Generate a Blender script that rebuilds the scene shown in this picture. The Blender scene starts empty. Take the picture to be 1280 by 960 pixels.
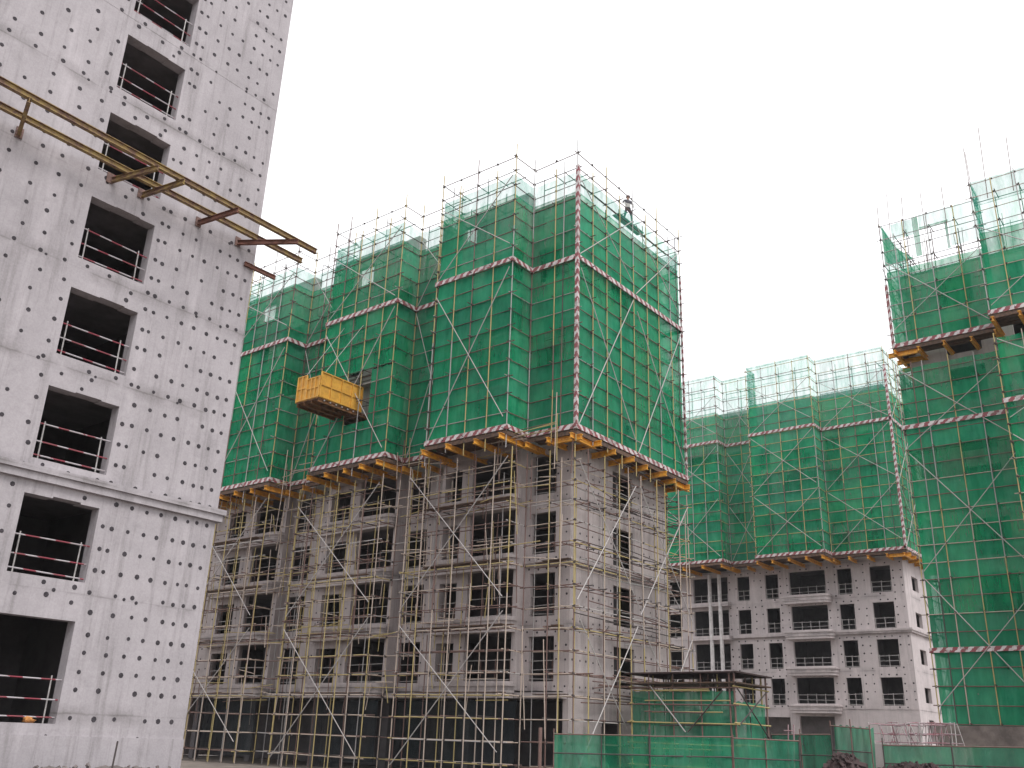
import bpy, math, random
from mathutils import Vector, Matrix
random.seed(7)
scene = bpy.context.scene
col = scene.collection

# ------------------------------------------------------------------ camera
HEYE = 1.6
PITCH, ROLL, YAW, FPX = map(float, (math.radians(21.01), math.radians(2.04), math.radians(38.68), 1161.4))
fw = Vector((math.cos(YAW)*math.cos(PITCH), math.sin(YAW)*math.cos(PITCH), math.sin(PITCH)))
rt = Vector((math.sin(YAW), -math.cos(YAW), 0))
up = rt.cross(fw)
r2 = rt*math.cos(ROLL) + up*math.sin(ROLL)
u2 = up*math.cos(ROLL) - rt*math.sin(ROLL)
cd = bpy.data.cameras.new('camera')
cam = bpy.data.objects.new('camera', cd); col.objects.link(cam)
m = Matrix.Identity(4)
for i in range(3):
    m[i][0], m[i][1], m[i][2] = r2[i], u2[i], -fw[i]
m[2][3] = HEYE
cam.matrix_world = m
cd.sensor_fit = 'HORIZONTAL'; cd.sensor_width = 36; cd.lens = FPX/1280*36
cd.clip_start = .1; cd.clip_end = 3000
scene.camera = cam

# ------------------------------------------------------------------ sky, sun, exposure
SUN_AZ = Vector((-.3, -1, 0)).normalized(); SUN_EL = math.radians(55)
world = bpy.data.worlds.new('World'); scene.world = world; world.use_nodes = True
wn = world.node_tree; wn.nodes.clear()
sky = wn.nodes.new('ShaderNodeTexSky'); sky.sky_type = 'NISHITA'; sky.sun_disc = False
sky.sun_elevation = SUN_EL; sky.sun_rotation = math.atan2(SUN_AZ.x, SUN_AZ.y)
wmix = wn.nodes.new('ShaderNodeMix'); wmix.data_type = 'RGBA'; wmix.inputs[0].default_value = .93
wmix.inputs[7].default_value = (11.2, 11.2, 11.35, 1)          # even cloud deck
bg = wn.nodes.new('ShaderNodeBackground'); bg.inputs[1].default_value = .1
wo = wn.nodes.new('ShaderNodeOutputWorld')
wn.links.new(sky.outputs[0], wmix.inputs[6]); wn.links.new(wmix.outputs[2], bg.inputs[0]); wn.links.new(bg.outputs[0], wo.inputs[0])
sd = bpy.data.lights.new('sun', 'SUN'); sd.energy = 1.4; sd.angle = math.radians(25); sd.color = (1, .97, .94)
sun = bpy.data.objects.new('sun', sd); col.objects.link(sun)
sdir = SUN_AZ*math.cos(SUN_EL) + Vector((0, 0, math.sin(SUN_EL)))
sun.rotation_euler = sdir.to_track_quat('Z', 'Y').to_euler(); sun.location = (0, 0, 80)
scene.view_settings.view_transform = 'Standard'; scene.view_settings.look = 'None'
scene.view_settings.exposure = .56; scene.view_settings.gamma = 1; scene.view_settings.use_curve_mapping = False
scene.render.engine = 'CYCLES'
scene.cycles.transparent_max_bounces = 24; scene.cycles.max_bounces = 6; scene.cycles.diffuse_bounces = 3
scene.cycles.use_denoising = True

# ------------------------------------------------------------------ materials
def nt(name):
    mt = bpy.data.materials.new(name); mt.use_nodes = True
    t = mt.node_tree; t.nodes.clear(); return mt, t
def N(t, typ, **kw):
    n = t.nodes.new(typ)
    for k, v in kw.items(): setattr(n, k, v)
    return n
def math_(t, op, a, b=None, c=None):
    n = N(t, 'ShaderNodeMath', operation=op)
    for i, v in enumerate((a, b, c)):
        if v is None: continue
        if isinstance(v, (int, float)): n.inputs[i].default_value = v
        else: t.links.new(v, n.inputs[i])
    return n.outputs[0]
def noise(t, vec, scale, detail=4, rough=.55):
    n = N(t, 'ShaderNodeTexNoise'); n.inputs['Scale'].default_value = scale; n.inputs['Detail'].default_value = detail
    n.inputs['Roughness'].default_value = rough; t.links.new(vec, n.inputs['Vector']); return n.outputs['Fac']
def mapping(t, vec, scale):
    n = N(t, 'ShaderNodeMapping'); n.inputs['Scale'].default_value = scale; t.links.new(vec, n.inputs['Vector']); return n.outputs[0]
def ramp(t, fac, *stops):
    n = N(t, 'ShaderNodeValToRGB'); e = n.color_ramp.elements
    e[0].position, e[0].color = stops[0][0], (*stops[0][1], 1)
    e[1].position, e[1].color = stops[-1][0], (*stops[-1][1], 1)
    for s in stops[1:-1]:
        x = e.new(s[0]); x.color = (*s[1], 1)
    t.links.new(fac, n.inputs[0]); return n.outputs[0]
def mixc(t, fac, a, b, mode='MIX'):
    n = N(t, 'ShaderNodeMix', data_type='RGBA', blend_type=mode)
    for i, v in ((0, fac), (6, a), (7, b)):
        if isinstance(v, (int, float)): n.inputs[i].default_value = v
        elif isinstance(v, tuple): n.inputs[i].default_value = (*v, 1)
        else: t.links.new(v, n.inputs[i])
    return n.outputs[2]
def out_principled(t, colour, rough=.85, bump=None, metal=0, bstr=.3, bdist=.02):
    b = N(t, 'ShaderNodeBsdfPrincipled'); o = N(t, 'ShaderNodeOutputMaterial')
    if isinstance(colour, tuple): b.inputs['Base Color'].default_value = (*colour, 1)
    else: t.links.new(colour, b.inputs['Base Color'])
    b.inputs['Roughness'].default_value = rough; b.inputs['Metallic'].default_value = metal
    if bump is not None:
        bn = N(t, 'ShaderNodeBump'); bn.inputs['Strength'].default_value = bstr; bn.inputs['Distance'].default_value = bdist
        t.links.new(bump, bn.inputs['Height']); t.links.new(bn.outputs[0], b.inputs['Normal'])
    t.links.new(b.outputs[0], o.inputs[0])

def concrete(name, base, z0, stain=.5, period=2.9, dirt=(.14, .125, .125), hor='X'):
    mt, t = nt(name)
    tc = N(t, 'ShaderNodeTexCoord'); v = tc.outputs['Object']
    sep = N(t, 'ShaderNodeSeparateXYZ'); t.links.new(v, sep.inputs[0])
    big = noise(t, v, .35, 5, .6); mid = noise(t, v, 1.7, 6, .65); fine = noise(t, v, 22, 3)
    streak = noise(t, mapping(t, v, (3.2, 3.2, .22)), 1.0, 5, .7)
    light = tuple(min(1, c*1.16) for c in base); dark = tuple(c*.80 for c in base)
    c = ramp(t, big, (.32, dark), (.52, base), (.7, light))
    c = mixc(t, .42, c, ramp(t, mid, (.3, tuple(x*.82 for x in base)), (.7, tuple(x*1.1 for x in base))))
    # faint formwork sheets
    brick = N(t, 'ShaderNodeTexBrick'); brick.offset = 0
    brick.inputs['Scale'].default_value = 1; brick.inputs['Mortar Size'].default_value = .012
    brick.inputs['Brick Width'].default_value = .92; brick.inputs['Row Height'].default_value = 2.9
    brick.inputs['Color1'].default_value = (.96, .96, .96, 1); brick.inputs['Color2'].default_value = (1, 1, 1, 1)
    brick.inputs['Mortar'].default_value = (.86, .85, .85, 1); brick.inputs['Mortar Smooth'].default_value = .6
    cmb = N(t, 'ShaderNodeCombineXYZ'); t.links.new(sep.outputs['X' if hor == 'X' else 'Y'], cmb.inputs[0])
    t.links.new(math_(t, 'SUBTRACT', sep.outputs['Z'], z0), cmb.inputs[1]); t.links.new(cmb.outputs[0], brick.inputs[0])
    c = mixc(t, .75, c, brick.outputs[0], 'MULTIPLY')
    # water streaks
    sf = math_(t, 'MULTIPLY', math_(t, 'SMOOTHSTEP' if False else 'SUBTRACT', streak, .52), 4.0)
    sf = math_(t, 'MINIMUM', math_(t, 'MAXIMUM', sf, 0.), 1.)
    c = mixc(t, math_(t, 'MULTIPLY', sf, stain*.5), c, dirt)
    pale = noise(t, mapping(t, v, (1.7, 1.7, .16)), 1.0, 4, .65)
    pf = math_(t, 'MINIMUM', math_(t, 'MAXIMUM', math_(t, 'MULTIPLY', math_(t, 'SUBTRACT', pale, .56), 5.0), 0.), 1.)
    c = mixc(t, math_(t, 'MULTIPLY', pf, .5), c, tuple(min(.8, x*1.4) for x in base))
    patch = noise(t, mapping(t, v, (.5, .5, .8)), 1.0, 6, .7)
    qf = math_(t, 'MINIMUM', math_(t, 'MAXIMUM', math_(t, 'MULTIPLY', math_(t, 'SUBTRACT', patch, .57), 6.0), 0.), 1.)
    c = mixc(t, math_(t, 'MULTIPLY', qf, stain*.42), c, tuple(x*.62 for x in base))
    # grime along the construction joints
    zz = math_(t, 'DIVIDE', math_(t, 'SUBTRACT', sep.outputs['Z'], z0), period)
    wob = math_(t, 'MULTIPLY', math_(t, 'SUBTRACT', mid, .5), .05)
    fr = math_(t, 'ABSOLUTE', math_(t, 'SUBTRACT', math_(t, 'FRACT', math_(t, 'ADD', math_(t, 'ADD', zz, wob), .5)), .5))
    line = math_(t, 'MAXIMUM', math_(t, 'SUBTRACT', 1., math_(t, 'MULTIPLY', fr, 75.)), 0.)
    halo = math_(t, 'MAXIMUM', math_(t, 'SUBTRACT', 1., math_(t, 'MULTIPLY', fr, 9.)), 0.)
    gate = math_(t, 'MINIMUM', math_(t, 'MAXIMUM', math_(t, 'MULTIPLY', math_(t, 'SUBTRACT', noise(t, v, .8, 3), .44), 5.), 0.), 1.)
    c = mixc(t, math_(t, 'MULTIPLY', math_(t, 'MULTIPLY', line, gate), .8), c, dirt)
    c = mixc(t, math_(t, 'MULTIPLY', math_(t, 'MULTIPLY', halo, gate), stain*.45), c, dirt)
    c = mixc(t, .06, c, ramp(t, fine, (.35, (.15, .14, .14)), (.65, (.8, .78, .78))))
    out_principled(t, c, .9, math_(t, 'ADD', math_(t, 'MULTIPLY', fine, .25), mid), 0, .35, .02)
    return mt
def simple(name, base, var=.25, rough=.7, scale=6, metal=0, other=None, obj_random=0.):
    mt, t = nt(name); tc = N(t, 'ShaderNodeTexCoord'); n = noise(t, tc.outputs['Object'], scale, 5, .65)
    o = other or tuple(c*(1-var*1.6) for c in base)
    c = ramp(t, n, (.36, o), (.6, base))
    if obj_random:
        oi = N(t, 'ShaderNodeObjectInfo')
        k = math_(t, 'ADD', math_(t, 'MULTIPLY', oi.outputs['Random'], obj_random), 1-obj_random*.5)
        c = mixc(t, 1., c, k, 'MULTIPLY')
    out_principled(t, c, rough, n, metal, .2, .01); return mt
def striped(name, scale=2.2, red=(.33, .035, .05), white=(.62, .58, .58), dirty=.35, diag=True):
    mt, t = nt(name); tc = N(t, 'ShaderNodeTexCoord'); sep = N(t, 'ShaderNodeSeparateXYZ'); t.links.new(tc.outputs['Object'], sep.inputs[0])
    s = math_(t, 'ADD', math_(t, 'ADD', sep.outputs[0], sep.outputs[1]), sep.outputs[2])
    wv = noise(t, tc.outputs['Object'], 5., 3, .6); s = math_(t, 'ADD', s, math_(t, 'MULTIPLY', math_(t, 'SUBTRACT', wv, .5), .5))
    f = math_(t, 'GREATER_THAN', math_(t, 'FRACT', math_(t, 'MULTIPLY', s, scale)), .5)
    c = mixc(t, f, red, white)
    n = noise(t, tc.outputs['Object'], 2.3, 5, .7)
    c = mixc(t, math_(t, 'MULTIPLY', math_(t, 'MINIMUM', math_(t, 'MAXIMUM', math_(t, 'MULTIPLY', math_(t, 'SUBTRACT', n, .45), 4.), 0.), 1.), dirty), c, (.16, .11, .1))
    out_principled(t, c, .6); return mt
def net_material(name, base, cover, dusty=(.10, .33, .24)):
    mt, t = nt(name); tc = N(t, 'ShaderNodeTexCoord'); oi = N(t, 'ShaderNodeObjectInfo'); g = N(t, 'ShaderNodeNewGeometry')
    v = g.outputs['Position']
    n1 = noise(t, v, .55, 5, .6); n2 = noise(t, mapping(t, v, (2.6, 2.6, .5)), 1., 5, .65)
    c = ramp(t, n1, (.28, tuple(x*.55 for x in base)), (.5, base), (.74, (base[0]*2.2, base[1]*1.22, base[2]*1.0)))
    r = oi.outputs['Random']
    alt = (base[0]*1.0, base[1]*.72, base[2]*.98)
    c = mixc(t, math_(t, 'MULTIPLY', r, .5), c, mixc(t, n1, alt, dusty))
    c = mixc(t, math_(t, 'MULTIPLY', math_(t, 'MAXIMUM', math_(t, 'SUBTRACT', n2, .45), 0.), 1.1), c, dusty)
    c = mixc(t, 1., c, math_(t, 'ADD', math_(t, 'MULTIPLY', math_(t, 'FRACT', math_(t, 'MULTIPLY', r, 7.3)), .38), .8), 'MULTIPLY')
    df = N(t, 'ShaderNodeBsdfDiffuse'); tl = N(t, 'ShaderNodeBsdfTranslucent'); tp = N(t, 'ShaderNodeBsdfTransparent')
    t.links.new(c, df.inputs[0]); t.links.new(c, tl.inputs[0])
    m1 = N(t, 'ShaderNodeMixShader'); m1.inputs[0].default_value = .3
    t.links.new(df.outputs[0], m1.inputs[1]); t.links.new(tl.outputs[0], m1.inputs[2])
    m2 = N(t, 'ShaderNodeMixShader'); o = N(t, 'ShaderNodeOutputMaterial')
    fold = math_(t, 'MULTIPLY', math_(t, 'SUBTRACT', n2, .5), .75)
    fac = math_(t, 'ADD', math_(t, 'ADD', fold, math_(t, 'MULTIPLY', math_(t, 'SUBTRACT', oi.outputs['Random'], .5), .16)), cover)
    n = N(t, 'ShaderNodeClamp'); t.links.new(fac, n.inputs[0]); n.inputs[1].default_value = .12; n.inputs[2].default_value = .96
    t.links.new(n.outputs[0], m2.inputs[0]); t.links.new(tp.outputs[0], m2.inputs[1]); t.links.new(m1.outputs[0], m2.inputs[2])
    t.links.new(m2.outputs[0], o.inputs[0]); return mt

BASE = (.47, .432, .452)
M = {}
M['concA'] = concrete('concrete_tower_shell', (.385, .353, .372), 4.78, 1.4)
M['concB'] = concrete('concrete_weathered', (.43, .375, .37), 3.75, 1.5, hor='Y')
M['concC'] = concrete('concrete_far', (.52, .46, .46), 4.85, .9, hor='Y')
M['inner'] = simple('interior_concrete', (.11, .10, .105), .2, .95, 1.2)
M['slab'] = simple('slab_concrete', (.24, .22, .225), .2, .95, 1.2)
M['plug'] = simple('plug_mortar', (.055, .047, .055), .3, .95, 9)
M['rust'] = simple('rusty_steel', (.21, .125, .105), .35, .8, 14, other=(.09, .055, .05))
M['dark'] = simple('dark_steel', (.075, .06, .058), .3, .75, 14)
M['yellow'] = simple('yellow_paint_pole', (.47, .39, .15), .3, .65, 9, other=(.30, .21, .11))
M['grey'] = simple('galvanised_pole', (.40, .38, .37), .25, .5, 9, metal=.15)
M['pink'] = simple('worn_primer_pole', (.52, .44, .37), .3, .75, 9, other=(.30, .22, .18))
M['white'] = simple('pale_brace_pole', (.47, .44, .43), .2, .6, 7)
M['beam'] = simple('orange_yellow_beam', (.80, .40, .04), .3, .65, 5, other=(.50, .21, .04))
M['gantry'] = simple('gantry_steel', (.30, .21, .07), .3, .75, 4, other=(.13, .065, .055))
M['gantry_red'] = simple('gantry_primer', (.20, .085, .06), .3, .8, 4)
M['plank'] = simple('old_planks', (.13, .075, .05), .4, .9, 6, other=(.05, .035, .03), obj_random=.5)
M['stripe'] = striped('red_white_band', 2.0, (.23, .05, .06), (.58, .53, .53), .8)
M['stripe_rail'] = striped('red_white_rail', 1.3, (.24, .03, .05), (.42, .39, .41), .45)
M['net'] = net_material('green_safety_net', (.012, .345, .152), .76)
M['backlit_net'] = net_material('backlit_green_net', (.03, .40, .26), .47)  # paler, more see-through copy of the net: sky backlight put into the material
M['net_fence'] = net_material('green_fence_net', (.018, .26, .135), .80, (.17, .30, .24))
M['platform'] = simple('platform_paint', (.68, .36, .05), .2, .6, 3, other=(.52, .26, .04))
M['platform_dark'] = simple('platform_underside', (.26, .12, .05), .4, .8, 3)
M['soil'] = simple('site_soil', (.20, .165, .14), .3, .95, .8)
M['rubble'] = simple('rubble', (.20, .17, .165), .35, .95, 3)
M['blackheap'] = simple('black_tarp', (.05, .026, .026), .4, .8, 3)
M['brownwall'] = simple('weathered_block_wall', (.20, .165, .15), .3, .95, 1.2)

# ------------------------------------------------------------------ builders
class MB:
    def __init__(s): s.v = []; s.f = []; s.mi = []; s.cur = 0
    def quad(s, a, b, c, d):
        n = len(s.v); s.v += [a, b, c, d]; s.f.append((n, n+1, n+2, n+3)); s.mi.append(s.cur)
    def box(s, x0, x1, y0, y1, z0, z1):
        n = len(s.v)
        s.v += [(x, y, z) for z in (z0, z1) for y in (y0, y1) for x in (x0, x1)]
        for q in ((0, 2, 3, 1), (4, 5, 7, 6), (0, 1, 5, 4), (2, 6, 7, 3), (0, 4, 6, 2), (1, 3, 7, 5)):
            s.f.append(tuple(n+i for i in q)); s.mi.append(s.cur)
    def tube(s, p0, p1, r, k=6, caps=False, r1=None):
        p0 = Vector(p0); p1 = Vector(p1); d = (p1-p0).normalized(); r1 = r if r1 is None else r1
        a = d.cross(Vector((0, 0, 1)) if abs(d.z) < .9 else Vector((1, 0, 0))).normalized(); b = d.cross(a); n = len(s.v)
        for p, rr in ((p0, r), (p1, r1)):
            for i in range(k):
                w = 2*math.pi*i/k; s.v.append(tuple(p + a*math.cos(w)*rr + b*math.sin(w)*rr))
        for i in range(k):
            j = (i+1) % k; s.f.append((n+i, n+j, n+k+j, n+k+i)); s.mi.append(s.cur)
        if caps:
            s.f.append(tuple(n+i for i in reversed(range(k)))); s.f.append(tuple(n+k+i for i in range(k))); s.mi += [s.cur]*2
    def obox(s, c, ax, ay, az):
        c = Vector(c); n = len(s.v)
        for k in (-1, 1):
            for j in (-1, 1):
                for i in (-1, 1): s.v.append(tuple(c + ax*i + ay*j + az*k))
        for q in ((0, 2, 3, 1), (4, 5, 7, 6), (0, 1, 5, 4), (2, 6, 7, 3), (0, 4, 6, 2), (1, 3, 7, 5)):
            s.f.append(tuple(n+i for i in q)); s.mi.append(s.cur)
    def prism(s, poly, z0, z1):
        n = len(s.v); k = len(poly)
        s.v += [(x, y, z0) for x, y in poly] + [(x, y, z1) for x, y in poly]
        s.f.append(tuple(n+i for i in reversed(range(k)))); s.f.append(tuple(n+k+i for i in range(k)))
        for i in range(k):
            j = (i+1) % k; s.f.append((n+i, n+j, n+k+j, n+k+i))
        s.mi += [s.cur]*(k+2)
    def disc(s, c, a, b, r, h, k=7):
        # short plug standing proud of a face: axes a, b in plane, h = outward vector
        c = Vector(c); n = len(s.v)
        for q, sc in ((Vector((0, 0, 0)), 1.), (h, .9)):
            for i in range(k):
                w = 2*math.pi*i/k; s.v.append(tuple(c + q + a*math.cos(w)*r*sc + b*math.sin(w)*r*sc))
        for i in range(k):
            j = (i+1) % k; s.f.append((n+i, n+j, n+k+j, n+k+i)); s.mi.append(s.cur)
        s.f.append(tuple(n+k+i for i in range(k))); s.mi.append(s.cur)
    def mesh(s, name, mats, smooth=False):
        me = bpy.data.meshes.new(name); me.from_pydata(s.v, [], s.f)
        for mm in (mats if isinstance(mats, (list, tuple)) else [mats]): me.materials.append(mm)
        if any(s.mi): me.polygons.foreach_set('material_index', s.mi)
        if smooth: me.polygons.foreach_set('use_smooth', [True]*len(s.f))
        me.update(); return me
    def build(s, name, mats, parent=None, smooth=False):
        return link(name, s.mesh(name, mats, smooth), parent)
def link(name, me, parent=None, mat=None):
    o = bpy.data.objects.new(name, me); col.objects.link(o)
    if parent is not None:
        o.parent = parent
        if parent.get('_loc'): o.matrix_parent_inverse = Matrix.Translation(-Vector(parent['_loc']))
    if mat is not None: o.matrix_basis = mat
    return o
def thing(name, label, cat, loc, group=None):
    o = bpy.data.objects.new(name, None); col.objects.link(o); o.location = loc; o.empty_display_size = .3
    o['label'] = label; o['category'] = cat; o['_loc'] = tuple(loc)
    if group: o['group'] = group
    return o
def tag(o, label, cat, group=None):
    o['label'] = label; o['category'] = cat
    if group: o['group'] = group
    return o
def structure(o): o['kind'] = 'structure'; return o
def stuff(o): o['kind'] = 'stuff'; return o

_cyl = {}
def pole_mesh(mat, k=6):
    key = (mat, k)
    if key not in _cyl:
        b = MB(); b.tube((0, 0, 0), (0, 0, 1), 1, k, True); me = b.mesh('pole_'+mat, M[mat])
        for i, pl in enumerate(me.polygons): pl.use_smooth = i < k
        _cyl[key] = me
    return _cyl[key]
def pole_matrix(p0, p1, r):
    p0 = Vector(p0); d = Vector(p1)-p0
    return Matrix.Translation(p0) @ d.to_track_quat('Z', 'Y').to_matrix().to_4x4() @ Matrix.Diagonal((r, r, d.length, 1))

def wall(name, parent, mat, axis, c, n, u0, u1, z0, z1, openings=(), t=.25):
    """Concrete wall with real openings. axis 'x': plane x=c, u=y; axis 'y': plane y=c, u=x. n = outward sign."""
    b = MB(); ci = c - n*t
    us = sorted({u0, u1, *[v for o in openings for v in o[:2] if u0 < v < u1]}); zs = sorted({z0, z1, *[v for o in openings for v in o[2:] if z0 < v < z1]})
    P = (lambda q, u, z: (q, u, z)) if axis == 'x' else (lambda q, u, z: (u, q, z))
    def solid(i, j):
        if not (0 <= i < len(us)-1 and 0 <= j < len(zs)-1): return False
        u = (us[i]+us[i+1])/2; z = (zs[j]+zs[j+1])/2
        return not any(o[0] < u < o[1] and o[2] < z < o[3] for o in openings)
    for i in range(len(us)-1):
        for j in range(len(zs)-1):
            if not solid(i, j): continue
            a, e, f, g = us[i], us[i+1], zs[j], zs[j+1]
            b.quad(P(c, a, f), P(c, e, f), P(c, e, g), P(c, a, g)); b.quad(P(ci, a, f), P(ci, e, f), P(ci, e, g), P(ci, a, g))
            if not solid(i-1, j): b.quad(P(c, a, f), P(ci, a, f), P(ci, a, g), P(c, a, g))
            if not solid(i+1, j): b.quad(P(c, e, f), P(ci, e, f), P(ci, e, g), P(c, e, g))
            if not solid(i, j-1): b.quad(P(c, a, f), P(ci, a, f), P(ci, e, f), P(c, e, f))
            if not solid(i, j+1): b.quad(P(c, a, g), P(ci, a, g), P(ci, e, g), P(c, e, g))
    return b.build(name, mat, parent)

def plug_field(b, axis, c, n, us, zs, openings, r, jit=.03, drop=.08, rng=random):
    h = Vector((n*.012, 0, 0)) if axis == 'x' else Vector((0, n*.012, 0))
    a = Vector((0, 1, 0)) if axis == 'x' else Vector((1, 0, 0)); z = Vector((0, 0, 1))
    for zz in zs:
        for uu in us:
            if rng.random() < drop: continue
            u = uu + rng.uniform(-jit, jit); w = zz + rng.uniform(-jit, jit)*.6
            if any(o[0]-.09 < u < o[1]+.09 and o[2]-.09 < w < o[3]+.09 for o in openings): continue
            p = (c - n*.002, u, w) if axis == 'x' else (u, c - n*.002, w)
            b.disc(p, a, z, r*rng.uniform(.8, 1.12), h)

def guard_rail(parent, axis, q, u0, u1, zs, levels, mats=('stripe_rail', 'grey'), r=.022, posts=None, sub=True):
    P = (lambda u, z: (q, u, z)) if axis == 'x' else (lambda u, z: (u, q, z))
    b = MB()
    for u in (posts or (u0+.14, u1-.14)):
        b.tube(P(u, zs), P(u+random.uniform(-.02, .02), zs+max(levels)+.08), r, 6, True)
    rail_pts = [(P(u0, zs+h+random.uniform(-.03, .03)), P(u1, zs+h+random.uniform(-.03, .03))) for h in levels]
    if not sub:
        b.cur = 1
        for p0, p1 in rail_pts: b.tube(p0, p1, r, 6, True)
        return b.build('guard_rail', [M[mats[1]], M[mats[0]]], parent)
    c = MB(); c.tube(*rail_pts[0], r, 6, True); g = c.build('guard_rail', M[mats[0]], parent)
    for u in (posts or (u0+.14, u1-.14)):
        c = MB(); c.tube(P(u, zs), P(u+random.uniform(-.02, .02), zs+max(levels)+.08), r, 6, True); pp = c.build('post', M[mats[1]]); pp.parent = g
    for p0, p1 in rail_pts[1:]:
        c = MB(); c.tube(p0, p1, r, 6, True); rr = c.build('rail', M[mats[0]]); rr.parent = g
    return g

# ------------------------------------------------------------------ ground
b = MB(); n = 48
random.seed(3)
for j in range(n+1):
    for i in range(n+1):
        fx = (i/n*2-1); fy = (j/n*2-1)
        x = 40 + 900*fx*abs(fx)**1.6; y = 25 + 900*fy*abs(fy)**1.6
        b.v.append((x, y, random.uniform(-.08, .0)))
for j in range(n):
    for i in range(n):
        k = j*(n+1)+i; b.f.append((k, k+1, k+n+2, k+n+1)); b.mi.append(0)
structure(b.build('ground', M['soil'], None, True))

# ------------------------------------------------------------------ building A : bare concrete tower
YA = 23.93; XA1 = 16.0; XA0 = -9.0
A = thing('concrete_tower', 'bare concrete tower block, square window holes in a column, dotted with dark plugs', 'building', (4, 30, 0))
floorsA = [1.35] + [4.78+2.9*k for k in range(11)]
random.seed(11)
pb = MB()
for k in range(len(floorsA)-1):
    F, G = floorsA[k], floorsA[k+1]
    if k == 0: ops = [(8.6, 12.33, 1.62, 4.09)]
    else:
        nt_ = .02+.06*random.random()**2; a = 11.1+random.uniform(-.1, .1)
        ops = [(10.36, 12.38, F+.30, F+2.28), (a, a+.75, F+2.2, F+2.28+nt_)]
    ops2 = ops + ([(2.6, 4.7, F+.3, F+2.28)])
    yw = YA + random.uniform(0, .012)
    wall('wall', A, M['concA'], 'y', yw, -1, XA0, XA1, F, G, ops2, .38)
    wall('wall', A, M['concA'], 'x', XA1, 1, yw+.38, 36, F, G, (), .28)
    xs = [12.58, 12.82, 13.3, 13.78, 14.2, 14.68, 15.05, 15.38, 15.72] if k else [12.7, 13.3, 13.86, 14.3, 14.78, 15.15, 15.55]
    rows = [.1, .62, 1.22, 1.85, 2.45] if k else [.42, 1.1, 1.55, 2.0, 2.45, 3.0]
    for w in rows: plug_field(pb, 'y', yw, -1, [x for x in xs if random.random() > (.14 if k > 1 else .04)], [F+w+random.uniform(-.03, .03)], ops2, .068, .03, .03)
    if k:
        for w in rows: plug_field(pb, 'y', yw, -1, [10.1-.72*i+random.uniform(-.1, .1) for i in range(18)], [F+w+random.uniform(-.06, .06)], ops2, .068, .035, .06)
        plug_field(pb, 'y', yw, -1, [10.7, 11.4, 12.1], [F+.12, F-.18], ops2, .068, .1, .25)
        plug_field(pb, 'y', yw, -1, [11.2, 12.0], [F+2.48], ops2, .068, .1, .4)
    # doubled plugs near the joint
    plug_field(pb, 'y', yw, -1, [random.uniform(5, 15.8) for _ in range(3)], [F+.0], ops2, .05, .05, 0)
    # rooms behind
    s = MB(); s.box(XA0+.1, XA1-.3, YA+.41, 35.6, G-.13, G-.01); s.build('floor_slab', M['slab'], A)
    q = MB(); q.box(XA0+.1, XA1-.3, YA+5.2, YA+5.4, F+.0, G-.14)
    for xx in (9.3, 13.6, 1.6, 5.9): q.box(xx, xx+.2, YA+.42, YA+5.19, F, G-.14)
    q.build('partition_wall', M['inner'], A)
    for o in (ops[0],):
        yq = YA+.13; zs = o[2]
        posts = (o[0]+.18, o[1]-.26)
        guard_rail(A, 'y', yq, o[0], o[1], zs, (.12, .5, .95) if k else (.12, .58, 1.05), posts=posts, r=.02)
wall('plinth', A, M['concA'], 'y', YA-.03, -1, XA0, XA1+.02, 0, 1.35, (), .35)
wall('plinth', A, M['concA'], 'x', XA1+.02, 1, YA+.33, 36, 0, 1.35, (), .3)
s = MB(); s.box(XA0+.1, XA1-.3, YA+.33, 35.6, 1.2, 1.33); s.build('floor_slab', M['slab'], A)
wall('wall', A, M['concA'], 'y', 36, 1, XA0, XA1, 1.35, floorsA[-1], (), .25)
wall('wall', A, M['concA'], 'x', XA0, -1, YA+.3, 35.75, 1.35, floorsA[-1], (), .25)
stuff(pb.build('tie_hole_plugs', M['plug'], A))
c = MB()   # two-stepped cornice
c.box(XA0-.1, XA1+.14, YA-.13, YA-.002, 7.40, 7.60); c.box(XA0-.1, XA1+.2, YA-.2, YA-.003, 7.601, 7.76)
c.box(XA1+.001, XA1+.14, YA+.0, 36, 7.40, 7.60); c.box(XA1+.001, XA1+.2, YA+.0, 36, 7.601, 7.76)
c.build('cornice', M['concA'], A)

# gantry of steel rails cantilevered from tower A
G = thing('steel_gantry', 'rusty yellow steel rails on brackets sticking out from the concrete tower', 'gantry', (12, 23, 16.6))
def channel(b, p0, p1, w=.11, h=.16, t=.018):
    p0 = Vector(p0); p1 = Vector(p1); d = (p1-p0); L = d.length; d.normalize()
    side = d.cross(Vector((0, 0, 1))).normalized(); upv = side.cross(d)
    mid = (p0+p1)/2
    b.obox(mid, d*L/2, side*t/2, upv*(h/2-t))
    for sg in (-1, 1): b.obox(mid + upv*sg*(h/2-t/2), d*L/2, side*w/2, upv*t/2)
for (p0, p1, mt) in (((3.0, 22.28, 16.72), (17.35, 22.5, 16.70), 'gantry'), ((3.0, 23.35, 16.72), (17.5, 23.42, 16.70), 'gantry')):
    b = MB(); channel(b, p0, p1, .13, .17); b.build('rail', M[mt], G)
for i, x in enumerate((5.2, 8.1, 10.75, 11.75, 13.75, 15.25)):
    b = MB(); dx = (0, -.55, .5, .35, .25, 1.1)[i]
    channel(b, (x, YA+.3 if i in (2, 3) else YA-.003, 16.53), (x+dx, 22.2, 16.52), .1, .16)
    br = b.build('bracket', M['gantry' if i in (1, 2, 3) else 'gantry_red'], G)
    p = MB(); p.box(x-.1, x+.1, YA-.03, YA-.001, 16.4, 16.72); pl = p.build('anchor_plate', M['rust']); pl.parent = br
b = MB(); channel(b, (15.6, YA-.05, 15.9), (16.75, YA-.2, 15.82), .1, .14); b.build('stub_beam', M['gantry_red'], G)

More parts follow.
